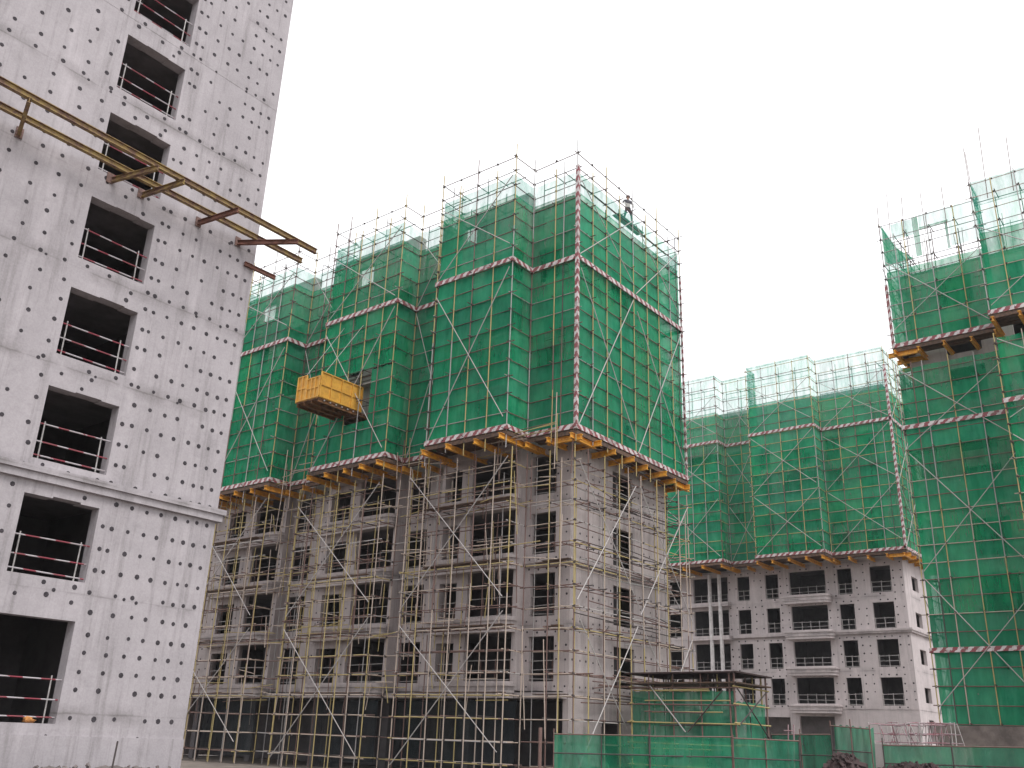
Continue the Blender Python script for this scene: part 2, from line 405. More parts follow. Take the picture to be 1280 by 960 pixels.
# ------------------------------------------------------------------ scaffold generator
UNIT_NETS = []
for q in range(7):
    random.seed(100+q); b = MB(); nu, nv = 14, 6
    ph = random.uniform(0, 6)
    for j in range(nv+1):
        for i in range(nu+1):
            u, v = i/nu, j/nv
            bulge = math.sin(u*math.pi*3+ph)*.35*math.sin(v*math.pi)+random.uniform(-.5, .5)*(0 if i in (0, nu) or j in (0, nv) else 1)
            sag = (0 if j in (0, nv) else random.uniform(-.03, .03))
            b.v.append((u, bulge, v+sag - (.03*math.sin(u*math.pi*3)**2 if j == nv else 0)))
    for j in range(nv):
        for i in range(nu):
            k = j*(nu+1)+i; b.f.append((k, k+1, k+nu+2, k+nu+1)); b.mi.append(0)
    UNIT_NETS.append(b)
_netmesh = {}
def net_mesh(mat, q):
    if (mat, q) not in _netmesh: _netmesh[(mat, q)] = UNIT_NETS[q].mesh('net', M[mat], True)
    return _netmesh[(mat, q)]

class Scaffold:
    def __init__(s, name, label, loc, group=None):
        s.root = thing(name, label, 'scaffold', loc, group); s.poles = []; s.coup = MB(); s.rng = random.Random(hash(label) % 1 + len(label)*13 + 5)
    def pole(s, name, p0, p1, mat, r=.026, pri=1.): s.poles.append((name, Vector(p0), Vector(p1), mat, r, pri))
    def coupler(s, p, r=.055): 
        x, y, z = p; s.coup.box(x-r, x+r, y-r, y+r, z-r*1.1, z+r*1.1)
    def split(s, name, p0, p1, mats, seglen=6, r=.026, pri=1.):
        p0 = Vector(p0); p1 = Vector(p1); L = (p1-p0).length; k = max(1, round(L/seglen)); cuts = [0]+sorted(min(.98, max(.02, (i+s.rng.uniform(-.25, .25))/k)) for i in range(1, k))+[1]
        for a, b_ in zip(cuts, cuts[1:]): s.pole(name, p0.lerp(p1, a), p0.lerp(p1, b_), s.rng.choice(mats), r, pri)
    def run(s, path, z0, z1, inward, step=.9, dpost=1.5, dep=.9, mats_v=('yellow',), mats_h=('rust',), net=None, netmat='net', over=0., band=(), braces=(), transom=True, skip=lambda si, u, z: False, jit=.03, netdrop=.0, brace_mat=('white',), inner=True, imat=('rust', 'dark', 'grey'), hang=False, zl0=None, thin=99):  # thin: height above which nets use the copy with painted-in backlight
        """path: outer corner points; inward: per segment inward unit vector; braces: (z_lo, z_hi) tiers."""
        R = s.rng
        for si in range(len(path)-1):
            a = Vector((*path[si], 0)); e = Vector((*path[si+1], 0)); L = (e-a).length; d = (e-a)/L; inn = Vector((*inward[si], 0))
            dd = dep[si] if isinstance(dep, (list, tuple)) else dep
            k = max(1, round(L/dpost)); us = [L*i/k for i in range(k+1)]
            for i, u in enumerate(us):
                if i == 0 and si > 0: continue
                p = a + d*(u + (R.uniform(-.08, .08) if 0 < i < k else 0))
                top = z1 + (over if (i % 2 == 0 or i == k) else min(over, .35)) + R.uniform(-.1, .12)
                lean = Vector((R.uniform(-jit, jit), R.uniform(-jit, jit), 0))
                s.split('upright_pole', p+Vector((0, 0, z0-(R.uniform(.3, 1.1) if hang else 0))), p+lean+Vector((0, 0, top)), mats_v, 6, .029, 2.)
                if inner and 0 < i <= k and L > 2:
                    s.split('upright_pole', p+inn*dd+Vector((0, 0, z0)), p+inn*dd-lean+Vector((0, 0, top-R.uniform(.0, 1.6))), imat, 6, .026, .3)
            nz = int((z1+over-(zl0 or z0))/step+.01)
            for j in range(nz+1):
                z = (zl0 or z0)+j*step
                o = inn*.055; zz = z+R.uniform(-.04, .04); z2 = z+R.uniform(-.04, .04)
                ea, eb = R.uniform(.05, .3), R.uniform(.05, .3)
                s.split('ledger_pole', a-d*ea+o+Vector((0, 0, zz)), e+d*eb+o+Vector((0, 0, z2)), mats_h, 6, .025, 1.6)
                if inner and L > 2 and (j % 2 == 0 or len(imat) > 3):
                    s.split('ledger_pole', a+inn*dd+Vector((0, 0, zz+.03)), e+inn*dd+Vector((0, 0, z2+.03)), imat[:2] if len(imat) > 3 else ('rust', 'dark'), 6, .025, .3)
                for i, u in enumerate(us):
                    s.coupler(a+d*u+o*.5+Vector((0, 0, zz)), .034+.01*R.random())
                    if transom and j % 2 == 0 and L > 2 and 0 < i < k:
                        p = a+d*(u+.07)+Vector((0, 0, z+.06)); s.pole('cross_pole', p-inn*R.uniform(.05, .3), p+inn*(dd+.15), R.choice(('rust', 'dark')), .025, .6)
            if L > 3.:
                nb = max(1, round(L/6))
                for (b0, b1) in braces:
                    for q in range(nb):
                        ua, ub = L*q/nb+.15, L*(q+1)/nb-.15
                        oo = -inn*.06
                        A0 = a+d*ua; B0 = a+d*ub
                        R1 = R.uniform(-.4, .2)
                        s.pole('diagonal_brace', A0+oo+Vector((0, 0, b1+R1)), B0+oo+Vector((0, 0, b0+.1)), brace_mat[0], .026, 2.)
                        s.pole('diagonal_brace', B0+oo*2+Vector((0, 0, b1-R.uniform(0, .8))), A0+oo*2+Vector((0, 0, b0+R.uniform(.2, .9))), brace_mat[-1], .022, 2.)
            if net:
                zn = net[0]; row = 0
                while zn < net[1]-.05:
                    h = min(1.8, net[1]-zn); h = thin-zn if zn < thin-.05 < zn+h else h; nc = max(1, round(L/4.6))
                    ea = -.1 if si > 0 and Vector((*inward[si-1], 0)).dot(d) > .5 else (.1 if si > 0 else 0)
                    eb = 0 if si == len(path)-2 else (.1 if Vector((*inward[si+1], 0)).dot(d) > .5 else -.1)
                    if si > 0: ea = .1 if Vector((*inward[si-1], 0)).dot(d) > .5 else -.1
                    for q in range(nc):
                        if skip(si, (q+.5)*L/nc, zn+h/2) or R.random() < netdrop: continue
                        LL = L-ea+eb; p = a+d*(ea+LL*q/nc)+inn*(.1+.012*(row % 2)+.006*(q % 2))
                        mm = Matrix.Identity(4); w = LL/nc+.03
                        for x in range(3): mm[x][0] = d[x]*w; mm[x][1] = inn[x]*.1; mm[x][3] = p[x]
                        mm[2][2] = h+.1; mm[2][3] = zn-.05; mm[2][0] = R.uniform(-.03, .03)
                        link('safety_net', net_mesh(netmat if zn+h*.5 < thin else 'backlit_net', R.randrange(7)), s.root, mm)  # lifts above the roof line get the paler net copy with backlight painted in
                    zn += h; row += 1
            for zb in band:
                off = -inn*.075; b = MB()
                b.obox((a+e)/2+off+Vector((0, 0, zb+.09)), d*(L/2+.06), inn*.015, Vector((0, 0, .125)))
                b.build('striped_toe_board', M['stripe'], s.root)
    def deck(s, path, inward, z, width, beams=1.5, beam_in=.6, out=.12):
        R = s.rng
        for si in range(len(path)-1):
            a = Vector((*path[si], 0)); e = Vector((*path[si+1], 0)); L = (e-a).length; d = (e-a)/L; inn = Vector((*inward[si], 0))
            w = width[si] if isinstance(width, (list, tuple)) else width
            k = max(1, round(w/.27)); 
            if L > 2:
                for i in range(k):
                    b = MB(); c = a+d*L/2+inn*((i+.5)*w/k)+Vector((0, 0, z-.03+R.uniform(-.012, .012)))
                    b.obox(c, d*(L/2+R.uniform(-.02, .05)), inn*(w/k*.47), Vector((0, 0, .025))); b.build('deck_board', M['plank'], s.root)
            b = MB(); b.obox(a+d*L/2-inn*.03+Vector((0, 0, z-.17)), d*(L/2+.02), inn*.02, Vector((0, 0, .1))); b.build('edge_plank', M['plank'], s.root)
            nb = max(1, round(L/beams)) if L > 2 else 0
            for i in range(nb+1 if nb else 0):
                p = a+d*(L*i/nb if 0 < i < nb else (.12 if i == 0 else L-.12)); b = MB()
                p0 = p - inn*(out+R.uniform(0, .35)); p1 = p+inn*(w+beam_in)
                channel(b, p0+Vector((0, 0, z-.4+R.uniform(-.03, .03))), p1+Vector((0, 0, z-.4)), .16, .26, .025)
                b.build('cantilever_beam', M['beam'], s.root)
    def corner_post(s, x, y, z0, z1, w=.085):
        b = MB(); b.box(x-w, x+w, y-w, y+w, z0, z1); b.build('striped_corner_board', M['stripe'], s.root)
    def finish(s):
        eye = Vector((0, 0, HEYE)); names = {}
        for p in s.poles: names.setdefault(p[0], []).append(p)
        rest = {}; 
        for nme, lst in names.items():
            lst.sort(key=lambda p: -(p[2]-p[1]).length*p[5]/((p[1]+p[2])/2-eye).length)
            for p in lst[:280]: link(nme, pole_mesh(p[3]), s.root, pole_matrix(p[1], p[2], p[4]))
            for p in lst[280:]: rest.setdefault(p[3], []).append(p)
        if rest:
            b = MB(); mats = list(rest)
            for i, mt in enumerate(mats):
                b.cur = i
                for p in rest[mt]: b.tube(p[1], p[2], p[4], 5)
            stuff(b.build('inner_poles', [M[q] for q in mats], s.root, True))
        if s.coup.v: stuff(s.coup.build('couplers', M['dark'], s.root))

# ------------------------------------------------------------------ generic block of flats
def plugs_for(axis, c, n, u0, u1, F, ops, b, r=.055, step=.55):
    k = max(1, int((u1-u0-.2)/step)); us = [u0+.2+(u1-u0-.4)*i/max(1, k) for i in range(k+1)]
    plug_field(b, axis, c, n, us, [F+.2, F+.75, F+1.35, F+1.95, F+2.6], ops, r, .05, .15)

def balcony(parent, mat, xw, y0, y1, F, proj, rnd=.45, dirn=-1):
    xo = xw+dirn*proj; b = MB()
    def poly(g):
        pts = [(xw-.001, y1+g), (xo-g, y1+g)]
        for i in range(6):
            w = math.pi/2*i/5; pts.append((xo-g+rnd-rnd*math.cos(w), y0-g+rnd-rnd*math.sin(w)))
        pts.append((xw-.001, y0-g)); return pts
    b.prism(poly(-.06), F-.34, F-.121); b.prism(poly(0), F-.12, F+.16); b.prism(poly(.07), F+.161, F+.27); b.prism(poly(-.05), F+.271, F+.38)
    b.build('balcony_slab', mat, parent)

# ------------------------------------------------------------------ building B
B = thing('apartment_block', 'half-built grey apartment block with rounded balcony slabs, wrapped in green net above', 'building', (40, 40, 0))
XB, XB2, YB, XBE, YBE = 35.5, 34.9, 24.61, 44.66, 60.0
FB = [3.75+2.9*k for k in range(9)]
bays = [(27.2, 32.35, (27.45, 30.3), (31.0, 32.15)), (35.5, 41.3, (35.75, 38.6), (39.4, 41.0)), (45.0, 51.2, (45.4, 47.9), (49.0, 50.6))]
flats = [(YB, 27.2, [(25.45, 26.9)]), (32.35, 35.5, [(33.8, 35.3)]), (41.3, 45.0, [(43.2, 44.8)]), (51.2, YBE, [(54, 55.2)])]
random.seed(21); pb = MB()
def B_storey(F, top, lower):
    roof = F > 26; bt = 30.0 if roof else top
    def op(l, hi=2.4): return [] if roof else [(a, e, F+.41, F+hi) for a, e in l]
    for (y0, y1, ws) in flats:
        ops = op(ws); wall('wall', B, M['concB'], 'x', XB+random.uniform(0, .01), -1, y0+(0 if y0 == YB else .0), y1, F, top, ops)
        if lower:
            plugs_for('x', XB, -1, y0, y1, F, ops, pb)
            for o in ops: guard_rail(B, 'x', XB+.12, o[0], o[1], o[2], (.1, .5, .9), sub=False, mats=('grey', 'rust'))
    for (y0, y1, big, win) in bays:
        ops = [(big[0], big[1], F+.38, F+2.62), (win[0], win[1], F+.41, F+2.2)] if not roof else [(win[0]-.1, win[1]-.05, F+1.0, F+2.3)]
        wall('wall', B, M['concB'], 'x', XB2+random.uniform(0, .01), -1, y0, y1, F, bt, ops)
        wall('wall', B, M['concB'], 'y', y0, -1, XB2+.26, XB, F, bt, (), .2); wall('wall', B, M['concB'], 'y', y1, 1, XB2+.26, XB, F, bt, (), .2)
        if lower:
            plugs_for('x', XB2, -1, y0, y1, F, ops, pb)
            guard_rail(B, 'x', XB2+.12, big[0], big[1], ops[0][2], (.1, .5, .95), sub=False, mats=('grey', 'rust'), posts=[big[0]+.1+i*(big[1]-big[0]-.2)/3 for i in range(4)])
            guard_rail(B, 'x', XB2+.12, win[0], win[1], ops[1][2], (.3, .8), sub=False, mats=('grey', 'rust'))
        if F < 26: balcony(B, M['concB'], XB2, y0-.02, y1+.02, F, .55)
    rops = [(39.25, 41.15, F+.35, F+2.25)] if not roof else []
    wall('wall', B, M['concB'], 'y', YB, -1, XB+.26, XBE, F, top, rops)
    if lower:
        plugs_for('y', YB, -1, XB+.1, XBE, F, rops, pb)
        for o in rops: guard_rail(B, 'y', YB+.12, o[0], o[1], o[2], (.3, .8), sub=False, mats=('grey', 'rust'))
for k, F in enumerate(FB):
    top = F+2.9 if k < 8 else 29.2
    B_storey(F, top, k < 4)
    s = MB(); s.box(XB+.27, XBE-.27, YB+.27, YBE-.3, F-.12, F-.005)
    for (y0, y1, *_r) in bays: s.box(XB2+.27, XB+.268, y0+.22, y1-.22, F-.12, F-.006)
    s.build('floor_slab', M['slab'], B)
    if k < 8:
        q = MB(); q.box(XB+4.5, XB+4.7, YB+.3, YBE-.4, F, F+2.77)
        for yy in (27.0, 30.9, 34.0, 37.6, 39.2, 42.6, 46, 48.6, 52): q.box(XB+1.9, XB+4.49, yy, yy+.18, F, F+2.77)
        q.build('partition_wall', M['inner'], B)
# ground floor: columns, open bays
gops = [(y0+.22, y1-.22, 0, 3.4) for (y0, y1) in ((25.0, 31.0), (31.0, 36.5), (36.5, 42.0), (42.0, 47.5), (47.5, 53.0), (53, 59))]
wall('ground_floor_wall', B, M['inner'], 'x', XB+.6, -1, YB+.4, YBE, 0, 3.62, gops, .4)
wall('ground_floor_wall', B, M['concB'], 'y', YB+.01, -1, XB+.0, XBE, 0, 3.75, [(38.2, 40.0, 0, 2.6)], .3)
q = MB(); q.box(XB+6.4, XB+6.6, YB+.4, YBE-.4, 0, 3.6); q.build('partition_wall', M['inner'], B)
wall('wall', B, M['concB'], 'x', XBE-.004, 1, YB+.3, YBE, 0, 28.2, (), .24); wall('wall', B, M['concB'], 'y', YBE, 1, XB+.3, XBE-.3, 0, 27, (), .25)
stuff(pb.build('tie_hole_plugs', M['plug'], B))
c = MB()
c.box(XB-.14, XB-.002, YB-.14, 27.2, 9.36, 9.5); c.box(XB-.2, XB-.003, YB-.2, 27.2, 9.501, 9.64)
c.box(XB+.0, XBE+.1, YB-.14, YB-.002, 9.36, 9.5); c.box(XB+.0, XBE+.15, YB-.2, YB-.003, 9.501, 9.64)
c.build('cornice', M['concB'], B)
for (y0, y1) in ((32.35, 35.5), (41.3, 45.0)):
    c = MB(); c.box(XB-.2, XB-.003, y0+.1, y1-.1, 9.4, 9.64); c.build('cornice', M['concB'], B)
c = MB(); c.box(XB-.5, XB+.01, YB+.1, YBE, 3.42, 3.66); c.build('slab_edge', M['concB'], B)
# formwork and column stubs on the roof
for i, (x, y, h) in enumerate(((36.4, 25.6, 1.3), (36.6, 29.5, 1.0), (37.2, 33.6, 1.5), (36.5, 37.5, .9), (38.0, 41.0, 1.2), (40.5, 25.4, 1.1), (43.3, 25.3, .9))):
    c = MB(); c.box(x-.2, x+.2, y-.3, y+.3, 27, 29.0+h*.6); c.build('roof_column', M['concB'], B)

pathB = [(45.1, 26.5), (45.1, 23.45), (34.2, 23.45), (34.2, 26.3), (32.55, 26.3), (32.55, 31.5), (34.2, 31.5), (34.2, 34.6), (32.7, 34.6), (32.7, 40.5), (34.2, 40.5), (34.2, 44.2), (32.75, 44.2), (32.75, 50.2), (34.2, 50.2), (34.2, 54.5)]
inB = [(-1, 0), (0, 1), (1, 0), (0, 1), (1, 0), (0, -1), (1, 0), (0, 1), (1, 0), (0, -1), (1, 0), (0, 1), (1, 0), (0, -1), (1, 0)]
depB = [.5, .9, .9, .6, .9, .6, .6, .6, .9, .6, .6, .6, .9, .6, .6]
SB = Scaffold('netted_scaffold', 'tall green netted scaffold jutting out round the half-built block with yellow loading platform', (38, 26, 15.4), 'green netted scaffolds')
def skipB(si, u, z): return si == 8 and 1.2 < u < 4.4 and 17.6 < z < 20.2
# net in two zones so that the platform's opening stays open
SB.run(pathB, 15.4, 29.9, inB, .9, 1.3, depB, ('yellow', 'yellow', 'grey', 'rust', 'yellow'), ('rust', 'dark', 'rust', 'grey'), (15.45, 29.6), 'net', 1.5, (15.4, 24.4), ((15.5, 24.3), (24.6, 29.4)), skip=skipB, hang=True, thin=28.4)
SB.deck(pathB, inB, 15.38, [.6, 1.1, 1.2, .6, 2.2, .6, .65, .6, 2.1, .6, .65, .6, 2.1, .6, .65])
SB.corner_post(34.2, 23.45, 15.4, 29.9); SB.corner_post(45.1, 23.45, 15.4, 28.0, .05)
# smaller net pieces closing the gap round the platform opening
def net_piece(S, p, d, inn, w, h, mat='net'):
    mm = Matrix.Identity(4)
    for x in range(3): mm[x][0] = d[x]*w; mm[x][1] = inn[x]*.07; mm[x][3] = p[x]
    mm[2][2] = h; return link('safety_net', net_mesh(mat, S.rng.randrange(7)), S.root, mm)
dy, ix = Vector((0, 1, 0)), Vector((1, 0, 0))
net_piece(SB, (32.82, 34.6, 17.2), dy, ix, 1.75, 3.6); net_piece(SB, (32.82, 38.3, 17.2), dy, ix, 2.25, 3.7); net_piece(SB, (32.81, 36.3, 17.2), dy, ix, 2.1, .55)
SB.finish()

SBL = Scaffold('pole_scaffold', 'bare rusty and yellow tube scaffold in front of the balcony storeys, without net', (38, 26, 0))
pathL = [(45.2, 27.5), (45.2, 23.5), (34.25, 23.5), (34.25, 26.3), (33.0, 26.3), (33.0, 32.9), (34.2, 32.9), (34.2, 34.9), (33.0, 34.9), (33.0, 41.6), (34.2, 41.6), (34.2, 44.4), (33.0, 44.4), (33.0, 51.6), (34.2, 51.6), (34.2, 54.5)]
depL = [.5, .8, .8, .6, .8, .6, .6, .6, .8, .6, .6, .6, .8, .6, .6]
SBL.run(pathL, 0, 14.6, inB, .95, 1.2, depL, ('yellow', 'rust', 'pink', 'yellow', 'pink', 'yellow'), ('rust', 'pink', 'white', 'pink', 'yellow', 'rust'), None, braces=((.3, 7.0), (7.4, 14.2)), jit=.08, zl0=.6, imat=('pink', 'rust', 'yellow', 'grey'))
R = random.Random(5)
for i in range(420):                       # loose tubes and putlogs tied in across the bays
    y = R.uniform(23.6, 54); x = R.uniform(33.05, 34.2); z = R.choice(FB[:5])+R.uniform(-.5, .9)
    if R.random() < .22: SBL.pole('cross_pole', (R.uniform(35, 45), 23.55+R.uniform(0, .7), z), (R.uniform(35, 45), 23.5+R.uniform(0, .8), z+R.uniform(-.2, .2)), R.choice(('rust', 'grey', 'dark')), .025, .8)
    elif R.random() < .55: SBL.pole('ledger_pole', (x, y, z), (x+R.uniform(-.1, .1), y+R.uniform(1, 4), z+R.uniform(-.25, .25)), R.choice(('rust', 'pink', 'pink', 'yellow')), .022, .5)
    else: SBL.pole('upright_pole', (x, y, z-R.uniform(.3, 2.5)), (x+R.uniform(-.1, .1), y+R.uniform(-.3, .3), z+R.uniform(.5, 2)), R.choice(('rust', 'pink', 'pink', 'yellow')), .022, .5)
M['shade'] = net_material('dark_blue_shade_net', (.026, .040, .044), .58, (.045, .042, .045))
for si in (4, 6, 8, 10, 12):               # dark sheets hung at ground level
    a, e = pathL[si], pathL[si+1]; ln = e[1]-a[1]; kk = max(1, round(ln/2.4))
    for i in range(kk):
        if R.random() < .25: continue
        mm = Matrix(((0, .2, 0, a[0]+.95), (ln/kk, 0, 0, a[1]+i*ln/kk), (0, 0, R.uniform(2.6, 3.3), .1), (0, 0, 0, 1))); mm[2][3] = 3.3-mm[2][2]
        link('shade_sheet', net_mesh('shade', R.randrange(7)), SBL.root, mm)
for z in (3.5, 6.4, 9.3, 12.2):            # working boards
    for si in (2, 4, 8, 12):
        a, e = pathL[si], pathL[si+1]
        for i in range(2):
            if R.random() < .35: continue
            b = MB(); x = a[0]+.25+.3*i; b.box(x-.12, x+.12, a[1]+R.uniform(0, 1), e[1]-R.uniform(0, 1.5), z+.05, z+.09); b.build('walk_board', M['plank'], SBL.root)
SBL.finish()

# loading platform
LP = thing('loading_platform', 'yellow steel loading platform box sticking out of the green net', 'platform', (31.6, 38.2, 18.4))
x0, x1, y0, y1, z0, z1 = 30.1, 33.9, 37.3, 39.15, 18.42, 19.9
b = MB(); b.box(x0, x1+.9, y0, y1, z0-.03, z0+.03); b.build('floor_plate', M['platform_dark'], LP)
for y in (y0+.06, y0+.62, y0+1.22, y1-.06):
    b = MB(); channel(b, (x0+.02, y, z0-.12), (x1+1.4, y, z0-.12), .1, .17, .02); b.build('floor_joist', M['platform_dark'], LP)
def side_panel(p, d, L, zlo, zhi, nvert, out):
    b = MB(); d = Vector(d); out = Vector(out); p = Vector(p)
    b.obox(p+d*L/2+Vector((0, 0, (zlo+zhi)/2)), d*L/2, out*.012, Vector((0, 0, (zhi-zlo)/2))); o = b.build('side_panel', M['platform'], LP)
    for i in range(nvert+1):
        q = MB(); q.obox(p+d*(L*i/nvert)+out*.045+Vector((0, 0, (zlo+zhi)/2)), d*.03, out*.032, Vector((0, 0, (zhi-zlo)/2+.02))); r = q.build('stiffener', M['platform']); r.parent = o
    for z in (zlo+.03, (zlo+zhi)/2, zhi-.0):
        q = MB(); q.obox(p+d*L/2+out*.04+Vector((0, 0, z)), d*(L/2+.03), out*.024, Vector((0, 0, .03))); r = q.build('frame_rail', M['platform']); r.parent = o
side_panel((x0, y0, 0), (1, 0, 0), 3.0, z0+.05, z1, 4, (0, -1, 0))
side_panel((x0, y1, 0), (1, 0, 0), 3.0, z0+.05, z1, 4, (0, 1, 0))
side_panel((x0, y0+.03, 0), (0, 1, 0), 1.0, z0+.05, z1-.25, 3, (-1, 0, 0)); side_panel((x0, y0+1.1, 0), (0, 1, 0), .72, z0+.05, z1-.0, 2, (-1, 0, 0))
for y, z in ((y0+.05, 25.0), (y1-.05, 25.2)):
    b = MB(); b.tube((x0+.25, y, z1), (33.6, y, z), .014, 6); b.build('hanger_cable', M['grey'], LP)
for i in range(6):
    b = MB(); b.box(x0+.35+i*.42, x0+.42+i*.42, y0-.04, y0+.02, z0-.1, z0-.03); b.build('bolt_block', M['white'], LP)

# ------------------------------------------------------------------ building C
C = thing('distant_block', 'pale apartment block with open window holes and two slim white pillars, net scaffold on top', 'building', (81, 32, 0))
XC, YC, XCE, YCE = 78.2, 21.72, 85.6, 52.0
FC = [4.85+2.9*k for k in range(9)]
random.seed(31); pb = MB()
winC = [(22.72, 24.4), (25.88, 27.1)]
winC2 = [(32.25, 33.45), (34.9, 36.1)]
for k, F in enumerate(FC):
    top = F+2.9 if k < 8 else 31.5
    lower = k < 4
    def O(l, a=.29, h=2.4): return [(p, q, F+a, min(F+h, top)) for p, q in l]
    ops = [] if k == 8 else O(winC) + O([(28.1, 31.25)], .25, 2.45) + O(winC2) + O([(37.0, 40.4)], .1, 2.5) + O([(41.6, 43.2)]) + O([(45, 46.5), (48, 49.5)])
    wall('wall', C, M['concC'], 'x', XC+random.uniform(0, .01), -1, YC, YCE, F, top, ops)
    rops = [(80.3, 82.0, F+.6, F+1.75)] if lower and k < 4 else []
    wall('wall', C, M['concC'], 'y', YC, -1, XC+.26, XCE, F, top, rops)
    if lower:
        plugs_for('x', XC, -1, YC, 37, F, ops, pb, .07, .6)
        for o in ops[:7]:
            pn = max(2, round((o[1]-o[0])/.75)); guard_rail(C, 'x', XC+.1, o[0], o[1], o[2], (.08, .45, .85), sub=False, mats=('grey', 'white'), r=.026, posts=[o[0]+.08+i*(o[1]-o[0]-.16)/pn for i in range(pn+1)])
        balcony(C, M['concC'], XC, 27.6, 31.6, F, .9); 
        b = MB(); b.box(XC-.75, XC-.002, 36.7, 40.8, F-.14, F+.22); b.build('balcony_slab', M['concC'], C)
    s = MB(); s.box(XC+.27, XCE-.27, YC+.27, YCE-.3, F-.12, F-.005); s.build('floor_slab', M['slab'], C)
    q = MB(); q.box(XC+4, XC+4.2, YC+.3, YCE-.4, F, F+2.77)
    for yy in (25.1, 27.5, 31.7, 34.2, 36.5, 40.8, 44): q.box(XC+.3, XC+3.99, yy, yy+.18, F, F+2.77)
    if k < 8: q.build('partition_wall', M['inner'], C)
stuff(pb.build('tie_hole_plugs', M['plug'], C))
for y in (37.5, 38.45):
    b = MB(); b.tube((XC-.62, y, 4.99), (XC-.62, y, 16.2), .17, 12, True); b.build('pillar', simple('pillar_white', (.62, .59, .59), .15, .8, 3), C)
wall('base_wall', C, M['concC'], 'x', XC+.02, -1, YC, YCE, 0, 4.85, [(28.3, 31.2, 0, 4.3), (32, 36, 0, 4.2), (37, 41, 0, 4.2)], .3)
wall('base_wall', C, M['concC'], 'y', YC+.02, -1, XC+.33, XCE, 0, 4.85, [(80.6, 81.9, 2.6, 4.2)], .3)
q = MB(); q.box(XC+2, XC+2.2, YC+.4, YCE-.4, 0, 4.7); q.build('partition_wall', M['slab'], C)
wall('wall', C, M['concC'], 'x', XCE-.004, 1, YC+.36, YCE, 0, 29, (), .24); wall('wall', C, M['concC'], 'y', YCE, 1, XC+.3, XCE-.3, 0, 30, (), .25)
c = MB()
c.box(XC-.18, XC-.002, YC-.18, 27.6, 10.62, 10.78); c.box(XC-.26, XC-.003, YC-.26, 27.6, 10.781, 10.95)
c.box(XC, XCE+.1, YC-.18, YC-.002, 10.62, 10.78); c.box(XC, XCE+.1, YC-.26, YC-.003, 10.781, 10.95)
c.build('cornice', M['concC'], C)
c = MB(); c.box(XC-.22, XC-.002, 31.7, 36.6, 10.64, 10.95); c.build('cornice', M['concC'], C)
pathC = [(86.6, 20.9), (76.7, 20.9), (76.7, 26.8), (75.0, 26.8), (75.0, 32.7), (76.7, 32.7), (76.7, 35.8), (75.0, 35.8), (75.0, 41.3), (76.7, 41.3), (76.7, 45.5)]
inC = [(0, 1), (1, 0), (0, 1), (1, 0), (0, -1), (1, 0), (0, 1), (1, 0), (0, -1), (1, 0)]
SC = Scaffold('netted_scaffold', 'green netted scaffold on the pale block with slim pillars, striped corner board', (78, 26, 16.8), 'green netted scaffolds')
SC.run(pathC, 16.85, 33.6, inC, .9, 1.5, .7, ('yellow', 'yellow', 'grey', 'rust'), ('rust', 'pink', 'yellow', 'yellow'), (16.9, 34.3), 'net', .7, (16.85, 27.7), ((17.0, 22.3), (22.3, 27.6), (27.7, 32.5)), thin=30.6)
SC.deck(pathC, inC, 16.82, [.8, 1.4, .6, 3.1, .6, 1.4, .6, 3.1, .6, 1.4], 1.6)
SC.corner_post(76.7, 20.9, 16.85, 32.6, .09)
SC.finish()

# ------------------------------------------------------------------ building D
D = thing('wrapped_block', 'concrete block hidden behind green net with starter bars rising above the roof', 'building', (58, 8, 0))
XD, YD = 54.0, 13.25
FD = [2.6+2.9*k for k in range(9)]
random.seed(41)
for k, F in enumerate(FD):
    top = F+2.9
    ops = [(9.3, 11.2, F+.3, F+2.3), (6.6, 7.6, F+.3, F+2.3), (3.6, 5.2, F+.3, F+2.3), (.5, 1.8, F+.3, F+2.3)]
    wall('wall', D, M['concB'], 'x', XD+random.uniform(0, .01), -1, -4, YD, F, top, ops)
    wall('wall', D, M['concB'], 'y', YD, 1, XD+.26, 64, F, top, [(56, 57.6, F+.4, F+2.2)] if k < 8 else ())
    s = MB(); s.box(XD+.27, 63.7, -3.9, YD-.27, F-.12, F-.005); s.build('floor_slab', M['slab'], D)
    q = MB(); q.box(XD+3.6, XD+3.8, -3.9, YD-.3, F, F+2.77); q.box(XD+.3, XD+3.59, 8.3, 8.5, F, F+2.77); q.box(XD+.3, XD+3.59, 5.6, 5.8, F, F+2.77); q.build('partition_wall', M['inner'], D)
wall('base_wall', D, M['concB'], 'x', XD+.02, -1, -4, YD, 0, 2.6, (), .3)
wall('wall', D, M['concB'], 'x', 64.3, 1, -4, YD, 0, 28.7, (), .25); wall('wall', D, M['concB'], 'y', -4, -1, XD+.3, 64, 0, 28.7, (), .25)
s = MB(); s.box(XD+.0, 64.0, -3.9, YD, 28.71, 28.85); s.build('roof_slab', M['slab'], D)
R = random.Random(9)
for gy in (1.5, 4.4, 7.2, 9.6, 11.8):
    for q in range(5):
        b = MB(); y = gy+R.uniform(-.35, .35); x = XD+.15+R.uniform(0, .3); b.tube((x, y, 28.8), (x+R.uniform(-.1, .1), y+R.uniform(-.12, .12), 28.8+R.uniform(1.4, 2.6)), .016, 5, True); b.build('starter_bar', M['rust'], D)
pathD = [(60.5, 13.65), (52.5, 13.65), (52.5, 8.1), (50.7, 8.1), (50.7, 1.0)]
inD = [(0, -1), (1, 0), (0, -1), (1, 0)]
SD = Scaffold('netted_scaffold', 'green netted scaffold with long poles and a torn net gap along its open top', (52.5, 9, 23.7), 'green netted scaffolds')
def skipD(si, u, z): return si == 1 and z > 28.8
